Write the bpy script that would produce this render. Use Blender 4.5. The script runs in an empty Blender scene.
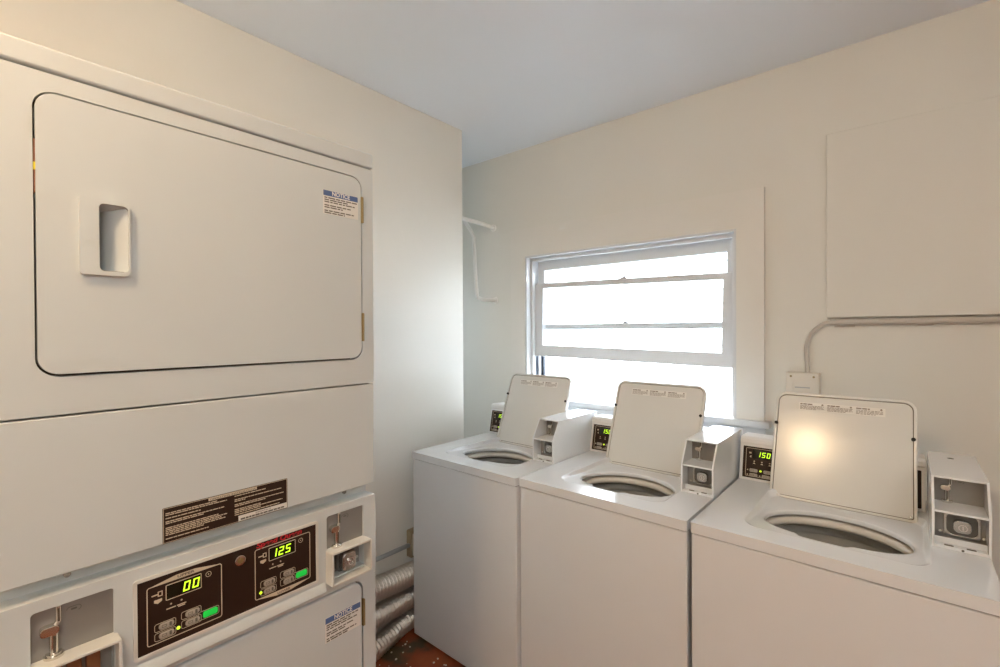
import bpy, bmesh, math, random
from mathutils import Vector, Matrix
random.seed(7)
SC = bpy.context.scene
COL = SC.collection
rad = math.radians

# ------------------------------------------------------------------ materials
def new_mat(name):
    m = bpy.data.materials.new(name); m.use_nodes = True
    nt = m.node_tree
    return m, nt, nt.nodes['Principled BSDF']

def mat(name, col, rough=.5, metal=0., emit=None, estr=0., noise=0., nscale=8., bump=0., bscale=60., coat=0., spec=.5):
    m, nt, b = new_mat(name)
    b.inputs['Base Color'].default_value = (*col, 1)
    b.inputs['Roughness'].default_value = rough
    b.inputs['Metallic'].default_value = metal
    b.inputs['Specular IOR Level'].default_value = spec
    if coat:
        b.inputs['Coat Weight'].default_value = coat
        b.inputs['Coat Roughness'].default_value = .12
    if emit:
        b.inputs['Emission Color'].default_value = (*emit, 1)
        b.inputs['Emission Strength'].default_value = estr
    tc = nt.nodes.new('ShaderNodeTexCoord')
    if noise:
        n = nt.nodes.new('ShaderNodeTexNoise'); n.inputs['Scale'].default_value = nscale
        n.inputs['Detail'].default_value = 5
        nt.links.new(tc.outputs['Object'], n.inputs['Vector'])
        mx = nt.nodes.new('ShaderNodeMix'); mx.data_type = 'RGBA'
        mx.inputs['A'].default_value = (*[c * (1 - noise) for c in col], 1)
        mx.inputs['B'].default_value = (*[min(1, c * (1 + noise)) for c in col], 1)
        nt.links.new(n.outputs['Fac'], mx.inputs['Factor'])
        nt.links.new(mx.outputs['Result'], b.inputs['Base Color'])
    if bump:
        n2 = nt.nodes.new('ShaderNodeTexNoise'); n2.inputs['Scale'].default_value = bscale
        n2.inputs['Detail'].default_value = 4
        nt.links.new(tc.outputs['Object'], n2.inputs['Vector'])
        bp = nt.nodes.new('ShaderNodeBump'); bp.inputs['Strength'].default_value = bump
        bp.inputs['Distance'].default_value = .004
        nt.links.new(n2.outputs['Fac'], bp.inputs['Height'])
        nt.links.new(bp.outputs['Normal'], b.inputs['Normal'])
    return m

M = {}
M['wall']    = mat('wall_paint', (.775, .76, .705), .55, noise=.03, nscale=3, bump=.35, bscale=9)
M['casing']  = mat('casing_paint', (.79, .77, .72), .45, noise=.02, nscale=9)
M['wall_l']  = mat('wall_paint_left', (.79, .77, .71), .42, noise=.03, nscale=3, bump=.3, bscale=7)
M['ceil']    = mat('ceiling_paint', (.87, .92, .985), .6, noise=.02, nscale=2, bump=.15, bscale=12)
M['trimw']   = mat('window_white_paint', (.68, .69, .70), .38, noise=.03, nscale=14, bump=.1, bscale=30)
M['dryer']   = mat('dryer_enamel', (.64, .675, .68), .33, noise=.012, nscale=5, coat=.12)
M['washer']  = mat('washer_enamel', (.79, .81, .83), .18, noise=.012, nscale=5, coat=.3)
M['lidmat']  = mat('lid_enamel', (.76, .75, .71), .17, noise=.02, nscale=10, coat=.1)
M['plastic'] = mat('cream_plastic', (.70, .69, .65), .4)
M['wplastic']= mat('white_plastic', (.80, .79, .77), .32)
M['gap']     = mat('dark_gap', (.10, .08, .06), .8)
M['brown']   = mat('overlay_brown', (.028, .013, .008), .42, spec=.3)
M['blackp']  = mat('overlay_black', (.012, .011, .012), .28)
M['tan']     = mat('overlay_tan', (.68, .58, .44), .45)
M['button']  = mat('button_grey', (.42, .37, .31), .45)
M['green']   = mat('start_button_green', (.01, .45, .05), .35, emit=(.01, .8, .08), estr=.35)
M['digit']   = mat('display_digits', (.3, .6, .02), .4, emit=(.66, 1., .03), estr=1.15)
M['led']     = mat('indicator_lit', (.4, .6, .02), .4, emit=(.7, 1., .05), estr=1.2)
M['screen']  = mat('display_glass', (.012, .014, .008), .12)
M['red']     = mat('logo_red', (.62, .015, .03), .45)
M['blue']    = mat('label_blue', (.09, .15, .33), .45)
M['paper']   = mat('label_paper', (.80, .785, .74), .5)
M['white']   = mat('label_white', (.86, .85, .82), .5)
M['paperl']  = mat('lid_label_paper', (.84, .82, .77), .5)
M['seam']    = mat('lid_seam_shade_grime', (.16, .12, .08), .7)  # brown for seam grime and for groove shade put into the colour
M['ink']     = mat('label_ink', (.14, .12, .10), .6)
M['faint']   = mat('label_faint_ink', (.27, .21, .17), .6)
M['steel']   = mat('brushed_plate', (.30, .29, .275), .42, metal=.4, noise=.05, nscale=40)
M['chrome']  = mat('chrome', (.72, .69, .64), .16, metal=1.)
M['lockm']   = mat('lock_steel', (.50, .49, .47), .26, metal=.9)
M['darkst']  = mat('lock_recess', (.16, .16, .15), .4, metal=.5)
M['rubber']  = mat('rubber_black', (.015, .014, .013), .6)
M['brass']   = mat('hinge_brass', (.30, .22, .10), .4, metal=.6)
M['yellow']  = mat('latch_yellow', (.75, .62, .03), .5)
M['rust']    = mat('coin_rust', (.22, .08, .03), .5)
M['tub']     = mat('tub_enamel', (.78, .74, .67), .3)
M['steelb']  = mat('basket_wall', (.52, .50, .46), .38, metal=.1)
M['conduit'] = mat('conduit_grey', (.42, .42, .43), .4, metal=.4)
M['painted'] = mat('painted_pipe', (.88, .86, .82), .42, bump=.1, bscale=40)
M['conduitp']= mat('painted_conduit', (.55, .51, .46), .5, bump=.1, bscale=40)
M['boxp']    = mat('switch_box_paint', (.74, .70, .63), .42)
M['almond']  = mat('outlet_almond', (.42, .33, .21), .5)
M['debris']  = mat('white_crumbs', (.75, .70, .62), .7)
M['track']   = mat('jamb_track', (.035, .045, .065), .4)
M['house']   = mat('white_siding', (.82, .87, .92), .6)
M['ground']  = mat('outside_paving', (.45, .44, .42), .8, noise=.1)

def floor_mat():
    m, nt, b = new_mat('red_floor_paint')
    tc = nt.nodes.new('ShaderNodeTexCoord')
    n = nt.nodes.new('ShaderNodeTexNoise'); n.inputs['Scale'].default_value = 7; n.inputs['Detail'].default_value = 6
    r = nt.nodes.new('ShaderNodeValToRGB')
    e = r.color_ramp.elements
    e[0].position = .36; e[0].color = (.07, .05, .022, 1)
    e[1].position = .52; e[1].color = (.30, .062, .016, 1)
    x = e.new(.72); x.color = (.40, .095, .025, 1)
    nt.links.new(tc.outputs['Object'], n.inputs['Vector']); nt.links.new(n.outputs['Fac'], r.inputs['Fac'])
    nt.links.new(r.outputs['Color'], b.inputs['Base Color'])
    b.inputs['Roughness'].default_value = .38
    bp = nt.nodes.new('ShaderNodeBump'); bp.inputs['Strength'].default_value = .3
    n2 = nt.nodes.new('ShaderNodeTexNoise'); n2.inputs['Scale'].default_value = 60
    nt.links.new(tc.outputs['Object'], n2.inputs['Vector']); nt.links.new(n2.outputs['Fac'], bp.inputs['Height'])
    nt.links.new(bp.outputs['Normal'], b.inputs['Normal'])
    return m
M['floor'] = floor_mat()

def foil_mat():
    m, nt, b = new_mat('duct_foil')
    b.inputs['Metallic'].default_value = .85; b.inputs['Roughness'].default_value = .36
    b.inputs['Base Color'].default_value = (.66, .62, .57, 1)
    tc = nt.nodes.new('ShaderNodeTexCoord')
    n = nt.nodes.new('ShaderNodeTexNoise'); n.inputs['Scale'].default_value = 70; n.inputs['Detail'].default_value = 3
    bp = nt.nodes.new('ShaderNodeBump'); bp.inputs['Strength'].default_value = .7; bp.inputs['Distance'].default_value = .006
    nt.links.new(tc.outputs['Object'], n.inputs['Vector']); nt.links.new(n.outputs['Fac'], bp.inputs['Height'])
    nt.links.new(bp.outputs['Normal'], b.inputs['Normal'])
    return m
M['foil'] = foil_mat()

def glass_mat():
    m = bpy.data.materials.new('window_glass'); m.use_nodes = True
    nt = m.node_tree; nt.nodes.clear()
    o = nt.nodes.new('ShaderNodeOutputMaterial'); mx = nt.nodes.new('ShaderNodeMixShader')
    t = nt.nodes.new('ShaderNodeBsdfTransparent'); t.inputs['Color'].default_value = (.97, .98, .98, 1)
    g = nt.nodes.new('ShaderNodeBsdfGlossy'); g.inputs['Roughness'].default_value = .03
    mx.inputs['Fac'].default_value = .06
    nt.links.new(t.outputs[0], mx.inputs[1]); nt.links.new(g.outputs[0], mx.inputs[2]); nt.links.new(mx.outputs[0], o.inputs['Surface'])
    return m
M['glass'] = glass_mat()

# ------------------------------------------------------------------ mesh helpers
def BM(): return bmesh.new()

def sharp_bevel(bm, w, seg=2, ang=40, edges=None):
    if edges is None:
        edges = [e for e in bm.edges if len(e.link_faces) == 2 and e.calc_face_angle(0) > rad(ang)]
    if edges and w > 0:
        bmesh.ops.bevel(bm, geom=edges, offset=w, segments=seg, profile=.5, affect='EDGES', clamp_overlap=True)

def merge(dst, src):
    me = bpy.data.meshes.new('tmp'); src.to_mesh(me); src.free(); dst.from_mesh(me); bpy.data.meshes.remove(me)

def box(bm, x0, x1, y0, y1, z0, z1, bev=0., seg=2):
    b = BM()
    bmesh.ops.create_cube(b, size=1, matrix=Matrix.Translation(((x0+x1)/2, (y0+y1)/2, (z0+z1)/2)) @ Matrix.Diagonal((x1-x0, y1-y0, z1-z0, 1)))
    if bev: sharp_bevel(b, bev, seg)
    merge(bm, b); return bm

def rrect(a0, a1, b0, b1, r, n=8):
    if not isinstance(r, (tuple, list)): r = (r,)*4          # corners: a0b0, a1b0, a1b1, a0b1
    pts = []
    for (ca, cb, sa, rr) in ((a0, b0, 180, r[0]), (a1, b0, 270, r[1]), (a1, b1, 0, r[2]), (a0, b1, 90, r[3])):
        if rr <= 0: pts.append((ca, cb)); continue
        cx = ca + rr if ca == a0 else ca - rr
        cy = cb + rr if cb == b0 else cb - rr
        for i in range(n + 1):
            t = rad(sa + 90*i/n); pts.append((cx + rr*math.cos(t), cy + rr*math.sin(t)))
    return pts

# frames: map (u, v, w) -> xyz ; u to the viewer's right, v up, w towards the viewer
def F_dry(u, v, w): return Vector((-1.11 + w, u, v))     # dryer front, faces +X
def F_front(y): return lambda u, v, w: Vector((u, y - w, v))   # faces -Y
def F_id(u, v, w): return Vector((u, v, w))

def plate(bm, fr, outer, holes=(), w0=-.02, w1=0., bev=0., seg=2):
    """solid plate in a frame with any outline and holes"""
    b = BM(); edges = []
    for poly in [outer] + list(holes):
        vs = [b.verts.new((p[0], p[1], 0)) for p in poly]
        for i in range(len(vs)): edges.append(b.edges.new((vs[i], vs[(i+1) % len(vs)])))
    if holes: bmesh.ops.triangle_fill(b, use_beauty=True, use_dissolve=False, edges=edges)
    else: b.faces.new(list(b.verts))
    bmesh.ops.recalc_face_normals(b, faces=b.faces)
    if sum(f.normal.z * f.calc_area() for f in b.faces) < 0:
        bmesh.ops.reverse_faces(b, faces=b.faces)
    low = b.faces[:]
    ex = bmesh.ops.extrude_face_region(b, geom=low, use_keep_orig=True)
    for v in b.verts: v.co.z = w0
    for v in ex['geom']:
        if isinstance(v, bmesh.types.BMVert): v.co.z = w1
    bmesh.ops.recalc_face_normals(b, faces=b.faces)
    if bev:
        es = [e for e in b.edges if len(e.link_faces) == 2 and e.calc_face_angle(0) > rad(50) and all(abs(v.co.z - w1) < 1e-7 for v in e.verts)]
        sharp_bevel(b, bev, seg, edges=es)
    for v in b.verts: v.co = fr(v.co.x, v.co.y, v.co.z)
    bmesh.ops.recalc_face_normals(b, faces=b.faces)
    merge(bm, b); return bm

def rect(bm, fr, u0, u1, v0, v1, w0=0., w1=.0004, r=0., bev=0.):
    return plate(bm, fr, rrect(u0, u1, v0, v1, r, 5), (), w0, w1, bev)

def ring(bm, fr, u0, u1, v0, v1, t, w0=0., w1=.0004, r=0.):
    ri = max(0, r - t) if r else 0
    return plate(bm, fr, rrect(u0, u1, v0, v1, r, 5), [rrect(u0+t, u1-t, v0+t, v1-t, ri, 5)], w0, w1)

def disc(bm, fr, u, v, r, w0=0., w1=.0004, n=20, bev=0.):
    return plate(bm, fr, [(u + r*math.cos(2*math.pi*i/n), v + r*math.sin(2*math.pi*i/n)) for i in range(n)], (), w0, w1, bev)

def hoop(bm, fr, u, v, r, t, w0=0., w1=.0004, n=24):
    c = lambda q: [(u + q*math.cos(2*math.pi*i/n), v + q*math.sin(2*math.pi*i/n)) for i in range(n)]
    return plate(bm, fr, c(r), [c(r-t)], w0, w1)

def tube(bm, pts, r, n=14, caps=True, radii=None):
    pts = [Vector(p) for p in pts]; rings = []
    t0 = (pts[1]-pts[0]).normalized()
    up = Vector((0, 0, 1)) if abs(t0.z) < .9 else Vector((1, 0, 0))
    a = t0.cross(up).normalized()
    for i, p in enumerate(pts):
        t = (pts[min(i+1, len(pts)-1)] - pts[max(i-1, 0)]).normalized()
        a = (a - t*a.dot(t)).normalized(); b = t.cross(a)
        q = radii[i] if radii else r
        rings.append([bm.verts.new(p + a*q*math.cos(2*math.pi*k/n) + b*q*math.sin(2*math.pi*k/n)) for k in range(n)])
    for i in range(len(rings)-1):
        for k in range(n): bm.faces.new((rings[i][k], rings[i][(k+1) % n], rings[i+1][(k+1) % n], rings[i+1][k]))
    if caps: bm.faces.new(rings[0]); bm.faces.new(rings[-1])
    bmesh.ops.recalc_face_normals(bm, faces=bm.faces)
    return bm

def spline(ctrl, n=12):
    P = [Vector(c) for c in ctrl]; P = [P[0]*2-P[1]] + P + [P[-1]*2-P[-2]]; out = []
    for i in range(1, len(P)-2):
        for k in range(n):
            t = k/n; a, b, c, d = P[i-1:i+3]
            out.append(.5*((2*b) + (c-a)*t + (2*a-5*b+4*c-d)*t*t + (3*b-a-3*c+d)*t**3))
    out.append(P[-2]); return out

def lathe(bm, prof, cx=0., cy=0., n=64):
    rings = []
    for r, z in prof:
        if r < 1e-6: rings.append([bm.verts.new((cx, cy, z))])
        else: rings.append([bm.verts.new((cx + r*math.cos(2*math.pi*k/n), cy + r*math.sin(2*math.pi*k/n), z)) for k in range(n)])
    for a, b in zip(rings, rings[1:]):
        for k in range(n):
            k2 = (k+1) % n
            if len(b) == 1: bm.faces.new((a[k], a[k2], b[0]))
            elif len(a) == 1: bm.faces.new((a[0], b[k2], b[k]))
            else: bm.faces.new((a[k], a[k2], b[k2], b[k]))
    return bm

def text(bm, fr, s, u, v, h, width=None, w1=.0005, shear=0., align='C', bold=0.):
    """lettering as flat solid mesh; (u, v) is the baseline anchor, h the cap height"""
    cu = bpy.data.curves.new('t', 'FONT'); cu.body = s; cu.size = 1; cu.extrude = .01; cu.offset = bold; cu.shear = shear
    ob = bpy.data.objects.new('t', cu); COL.objects.link(ob)
    bpy.context.view_layer.update()
    me = bpy.data.meshes.new_from_object(ob.evaluated_get(bpy.context.evaluated_depsgraph_get()))
    bpy.data.objects.remove(ob); bpy.data.curves.remove(cu)
    xs = [q.co.x for q in me.vertices]; x0, x1 = min(xs), max(xs)
    k = h/.70; kx = width/(x1-x0) if width else k
    off = {'C': -(x0+x1)/2, 'L': -x0, 'R': -x1}[align]
    b = BM(); b.from_mesh(me); bpy.data.meshes.remove(me)
    for q in b.verts: q.co = fr(u + (q.co.x + off)*kx, v + q.co.y*k, w1 if q.co.z > 0 else 0.)
    merge(bm, b); return bm

SEG = {'0': 'abcdef', '1': 'bc', '2': 'abged', '5': 'afgcd'}
def digits(bm, fr, s, u, v, h, w=None, sl=.16, w0=.0004, w1=.0012):
    w = w or h*.52; t = h*.13; adv = w + h*.28
    def q(pts): plate(bm, fr, [(x + y_*sl - 0, y) for (x, y, y_) in pts], (), w0, w1)
    for i, ch in enumerate(s):
        x = u + i*adv; g = t*.12
        R = {'a': (x+g, x+w-g, v+h-t, v+h), 'd': (x+g, x+w-g, v, v+t), 'g': (x+g+t*.4, x+w-g-t*.4, v+h/2-t/2, v+h/2+t/2),
             'f': (x, x+t, v+h/2+g, v+h-g), 'b': (x+w-t, x+w, v+h/2+g, v+h-g), 'e': (x, x+t, v+g, v+h/2-g), 'c': (x+w-t, x+w, v+g, v+h/2-g)}
        for k in SEG[ch]:
            a0, a1, b0, b1 = R[k]
            q([(a0, b0, b0-v), (a1, b0, b0-v), (a1, b1, b1-v), (a0, b1, b1-v)])

def scribble(bm, fr, u0, u1, v, h, wmin=.006, wmax=.02, gap=.0028, w1=.0006):
    """one row of fine print, word by word"""
    u = u0
    while u < u1 - wmin*.5:
        e = min(u + random.uniform(wmin, wmax), u1)
        rect(bm, fr, u, e, v, v+h, 0., w1); u = e + gap

# ------------------------------------------------------------------ object helpers
def wloc(o):
    v = Vector((0, 0, 0))
    while o is not None: v += o.location; o = o.parent
    return v

def obj(name, bm, m, parent=None, smooth=True, wn=True, ang=34, label=None):
    bmesh.ops.recalc_face_normals(bm, faces=bm.faces)
    me = bpy.data.meshes.new(name)
    if parent is not None: bmesh.ops.translate(bm, verts=bm.verts, vec=-wloc(parent))
    bm.to_mesh(me); bm.free()
    mm = m if isinstance(m, bpy.types.Material) else M[m]
    me.materials.append(mm)
    o = bpy.data.objects.new(name, me); COL.objects.link(o); o.parent = parent
    if smooth:
        for p in me.polygons: p.use_smooth = True
        me.set_sharp_from_angle(angle=rad(ang))
        if wn:
            md = o.modifiers.new('wn', 'WEIGHTED_NORMAL'); md.keep_sharp = True; md.weight = 90
    if label: o['label'] = label
    return o

def objm(name, parts, parent=None, **k):
    out = BM(); mats = []
    for bm_, m_ in parts:
        for f in bm_.faces: f.material_index = len(mats)
        me = bpy.data.meshes.new('tmp'); bm_.to_mesh(me); bm_.free(); out.from_mesh(me); bpy.data.meshes.remove(me)
        mats.append(M[m_])
    o = obj(name, out, mats[0], parent, **k)
    for m_ in mats[1:]: o.data.materials.append(m_)
    return o

def tag(o, label=None, cat=None, group=None, kind=None):
    if label: o['label'] = label
    if cat: o['category'] = cat
    if group: o['group'] = group
    if kind: o['kind'] = kind
    return o

def thing(name, label, cat, loc=(0, 0, 0), group=None):
    o = bpy.data.objects.new(name, None); o.empty_display_size = .1; COL.objects.link(o); o.location = loc
    return tag(o, label, cat, group)

def struct(name, bm, m, label=None, parent=None, **k):
    o = obj(name, bm, m, parent, **k)
    if parent is None: o['kind'] = 'structure'
    if label: o['label'] = label
    return o

def copy_tree(o, parent=None):
    c = o.copy(); COL.objects.link(c); c.parent = parent
    for ch in [x for x in bpy.data.objects if x.parent == o]: copy_tree(ch, c)
    return c

# ------------------------------------------------------------------ the room
XL, YB, ZC = -1.96, 2.45, 2.703          # left wall face, back wall face, ceiling
XR, YF, XN = 1.45, -1.75, -2.75          # right wall, wall behind the camera, end of the recess
OX0, OX1, OZ0, OZ1 = -1.835, -.579, 1.095, 1.996   # window opening

struct('floor', box(BM(), XN-.1, XR+.1, YF-.1, YB+.14, -.1, 0), 'floor', 'red-brown painted concrete floor')
struct('ceiling', box(BM(), XN-.1, XR+.1, YF-.1, YB+.14, ZC, ZC+.1), 'ceil', 'plain pale grey-white ceiling')
struct('wall_left', box(BM(), XL-.11, XL, YF, 1.986, 0, ZC, .006), 'wall_l', 'white painted left wall ending at an outside corner')
wb = BM()
plate(wb, F_front(YB), [(XN, 0), (XR, 0), (XR, ZC), (XN, ZC)], [[(OX0, OZ0-.03), (OX1, OZ0-.03), (OX1, OZ1), (OX0, OZ1)]], -.14, 0)
struct('wall_back', wb, 'wall', 'cream painted back wall with the window')
struct('wall_right', box(BM(), XR, XR+.1, YF, YB+.14, 0, ZC), 'wall')
struct('wall_front', box(BM(), XL, XR, YF-.1, YF, 0, ZC), 'wall')
b = BM(); plate(b, lambda u, v, w: Vector((XN + w, u, v)), [(1.5, 0), (YB+.14, 0), (YB+.14, ZC), (1.5, ZC)], [[(1.76, 1.1), (2.20, 1.1), (2.20, 1.85), (1.76, 1.85)]], -.1, 0)
struct('wall_recess', b, 'wall')
win2 = bpy.data.objects.new('window_2', None); COL.objects.link(win2); win2['kind'] = 'structure'; win2['label'] = 'small unseen window added in the side of the left recess to brighten it'  # out of view, added and sized to let daylight into the recess
b = BM(); plate(b, lambda u, v, w: Vector((XN + w, u, v)), [(1.75, 1.09), (2.21, 1.09), (2.21, 1.86), (1.75, 1.86)], [[(1.80, 1.14), (2.16, 1.14), (2.16, 1.81), (1.80, 1.81)]], -.07, -.03, .003); obj('window_frame', b, 'trimw', win2)
b = BM(); plate(b, lambda u, v, w: Vector((XN + w, u, v)), [(1.795, 1.135), (2.165, 1.135), (2.165, 1.815), (1.795, 1.815)], (), -.052, -.048); obj('pane', b, 'glass', win2, smooth=False)
struct('wall_closet', box(BM(), XN, XL-.11, 1.4, 1.5, 0, ZC), 'wall')

# ------------------------------------------------------------------ window
win = bpy.data.objects.new('window_1', None); COL.objects.link(win); win['kind'] = 'structure'
win['label'] = 'white wooden double-hung window with its lower sash raised'
yc = YB - .02
b = BM()
fr = F_front(YB)
plate(b, fr, [(OX0-.115, OZ0), (OX1+.117, OZ0), (OX1+.117, 2.171), (OX0-.115, 2.171)],
      [[(OX0, OZ0+.0005), (OX1, OZ0+.0005), (OX1, OZ1), (OX0, OZ1)]], 0, .026, .005)
obj('casing', b, 'casing', win)
b = BM(); box(b, OX0-.14, OX1+.144, YB-.055, YB+.10, OZ0-.03, OZ0, .005); obj('stool', b, 'trimw', win)
b = BM(); box(b, OX0-.115, OX1+.12, YB-.02, YB, OZ0-.13, OZ0-.03, .003); obj('apron', b, 'trimw', win)
# jambs, head, stops
b = BM()
box(b, OX0-.001, OX0+.012, YB-.022, YB+.14, OZ0, OZ1, .002); box(b, OX1-.012, OX1+.001, YB-.022, YB+.14, OZ0, OZ1, .002)
box(b, OX0, OX1, YB-.022, YB+.14, OZ1-.012, OZ1+.001, .002)
obj('jamb', b, 'trimw', win)
b = BM()
box(b, OX0+.012, OX0+.03, YB+.02, YB+.05, OZ0, OZ1-.012, .003); box(b, OX1-.03, OX1-.012, YB+.02, YB+.05, OZ0, OZ1-.012, .003)
box(b, OX0+.012, OX1-.012, YB+.02, YB+.05, OZ1-.032, OZ1-.012, .004)
obj('inner_stop', b, 'trimw', win)
b = BM()
for x0, x1 in ((OX0+.013, OX0+.027), (OX0+.036, OX0+.058)):
    box(b, x0, x1, YB+.052 if x0 < OX0+.03 else YB+.10, YB+.09 if x0 < OX0+.03 else YB+.125, OZ0+.002, 1.55, .002)
obj('sash_track', b, 'track', win, label='dark grooves of the left sash track')

def sash(name, x0, x1, z0, z1, y, stile, top, bot, tilt, t=.035):
    fr0 = F_front(y)
    xc, zc = (x0+x1)/2, (z0+z1)/2; c, s = math.cos(tilt), math.sin(tilt)
    fr = lambda u, v, w: fr0(xc + (u-xc)*c - (v-zc)*s, zc + (u-xc)*s + (v-zc)*c, w)
    b = BM()
    plate(b, fr, [(x0, z0), (x1, z0), (x1, z1), (x0, z1)], [[(x0+stile, z0+bot), (x1-stile, z0+bot), (x1-stile, z1-top), (x0+stile, z1-top)]], -t, 0, .004)
    o = obj(name, b, 'trimw', win)
    b = BM()
    plate(b, fr, [(x0+stile-.003, z0+bot-.003), (x1-stile+.003, z0+bot-.003), (x1-stile+.003, z1-top+.003), (x0+stile-.003, z1-top+.003)], (), -.022, -.018)
    obj('pane', b, 'glass', o, smooth=False)
    return o, fr
low, frl = sash('lower_sash', OX0+.022, OX1-.022, 1.338, 1.812, YB+.053, .062, .033, .072, rad(-1.15))
upp, fru = sash('upper_sash', OX0+.02, OX1-.02, 1.522, 1.978, YB+.093, .052, .07, .034, 0)
b = BM()
xm = -1.20
plate(b, frl, rrect(xm-.02, xm+.02, 1.812, 1.818, .002), (), -.02, -.004, .001)
plate(b, frl, rrect(xm-.006, xm+.016, 1.817, 1.828, .003), (), -.016, -.008, .001)
obj('sash_lift', b, 'conduit', low, label='small metal catch on the raised sash')
b = BM()
plate(b, fru, [(xm-.035, 1.549), (xm+.035, 1.549), (xm+.014, 1.556), (xm+.008, 1.568), (xm-.008, 1.568), (xm-.014, 1.556)], (), -.02, -.002, .001)
obj('sash_lock', b, 'conduit', upp)

# outside: neighbouring house with lap siding
hb = BM(); yh = 4.1
prof = []
z = -.1
while z < 5.2:
    prof += [(yh, z), (yh+.016, z+.112)]; z += .115
vsl = []
for x in (-6.5, 4.0): vsl.append([hb.verts.new((x, y, zz)) for y, zz in prof])
for i in range(len(prof)-1): hb.faces.new((vsl[0][i], vsl[1][i], vsl[1][i+1], vsl[0][i+1]))
ext = bmesh.ops.extrude_face_region(hb, geom=hb.faces[:])
for v in ext['geom']:
    if isinstance(v, bmesh.types.BMVert): v.co.y = yh + .15
box(hb, -2.07, -2.02, yh-.006, yh+.05, -.1, 5.2)
struct('wall_outside', hb, 'house', 'white lap siding of the neighbouring house seen through the window', smooth=False)
struct('ground_outside', box(BM(), -6.5, 4, YB+.14, yh, -.2, -.1), 'ground')

# ------------------------------------------------------------------ board, conduit and switch box on the back wall
b = BM(); plate(b, F_front(YB), rrect(-.227, .98, 1.566, 2.345, .004), (), .001, .024, .009, 3)
tag(obj('wall_board', b, 'wall'), 'large flat wall-coloured board fixed high on the back wall right of the window', 'board')
t = thing('conduit_pipe', 'straight grey painted conduit running under the large wall board', 'pipe', (-.2, YB-.02, 1.546))
b = BM(); tube(b, [(-.215, YB-.018, 1.546), (1.0, YB-.018, 1.552)], .0125); obj('pipe', b, 'conduitp', t)
b = BM(); tube(b, [(.065, YB-.018, 1.547), (.11, YB-.018, 1.547)], .0155); obj('coupling', b, 'conduitp', t)
b = BM(); box(b, -.20, -.13, YB-.012, YB, 1.525, 1.56, .002); obj('strap', b, 'conduitp', t)
b = BM(); tube(b, spline([(-.210, YB-.016, 1.546), (-.245, YB-.016, 1.535), (-.283, YB-.016, 1.495), (-.299, YB-.016, 1.44), (-.298, YB-.016, 1.38), (-.295, YB-.016, 1.329)]), .0085)
tag(obj('cable', b, 'conduitp'), 'thin painted cable curving down from the conduit to the switch box', 'cable')
t = thing('switch_box', 'cream painted switch box on the back wall half hidden behind the right-hand washer lid', 'switch', (-.312, YB, 1.20))
b = BM(); box(b, -.372, -.248, YB-.052, YB, 1.17, 1.328, .003); obj('box', b, 'boxp', t)
frb = F_front(YB-.052)
b = BM(); plate(b, frb, rrect(-.368, -.252, 1.174, 1.324, .006), [rrect(-.345, -.275, 1.19, 1.292, .003)], 0, .005, .0015); obj('cover_plate', b, 'boxp', t)
b = BM(); plate(b, frb, rrect(-.345, -.275, 1.19, 1.292, .003), (), 0, .002); rect(b, frb, -.34, -.28, 1.245, 1.262, .002, .006, .002, .001); obj('switch', b, 'boxp', t)
b = BM(); rect(b, frb, -.338, -.282, 1.262, 1.267, .002, .0025); obj('slot', b, 'conduit', t)
for u in (-.352, -.268):
    b = BM(); disc(b, frb, u, 1.312, .0045, .005, .008, 14, .001); obj('screw', b, 'brass', t)

# painted pipes in the recess behind the left wall corner
b = BM(); tube(b, spline([(-2.12, YB, 2.222), (-2.125, 2.30, 2.235), (-2.13, 2.0, 2.24), (-2.13, 1.7, 2.24)], 6), .013)
tube(b, [(-2.12, YB, 2.222), (-2.12, YB-.008, 2.222)], .024)
tag(obj('wall_pipe', b, 'painted'), 'short horizontal painted pipe entering the back wall high in the left recess', 'pipe')
b = BM(); tube(b, spline([(-2.30, 2.33, 2.30), (-2.20, 2.33, 2.165), (-2.185, 2.32, 2.11), (-2.155, 2.30, 1.92), (-2.122, 2.28, 1.755), (-2.118, 2.30, 1.731), (-2.112, 2.34, 1.724), (-2.105, YB, 1.724)], 8), .0125)
tube(b, [(-2.105, YB, 1.724), (-2.105, YB-.008, 1.724)], .022)
tag(obj('wall_pipe', b, 'painted'), 'long drooping painted pipe with an elbow at its foot in the left recess', 'pipe')

# left wall services behind the dryer
b = BM(); tube(b, [(XL+.018, .80, .40), (XL+.018, 1.62, .40)], .011)
tag(obj('conduit_pipe', b, 'conduit'), 'grey metal conduit low on the left wall above the foil ducts', 'pipe')
t = thing('outlet_box', 'small tan outlet box low on the left wall beside the left-hand washer', 'outlet', (XL, 1.56, .32))
frl2 = lambda u, v, w: Vector((XL + w, u, v))
b = BM(); plate(b, frl2, rrect(1.555, 1.63, .335, .475, .006), (), .0, .035, .003); obj('box', b, 'almond', t)
b = BM(); plate(b, frl2, rrect(1.566, 1.62, .345, .46, .004), (), .035, .039, .001); obj('cover_plate', b, 'boxp', t)

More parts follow.
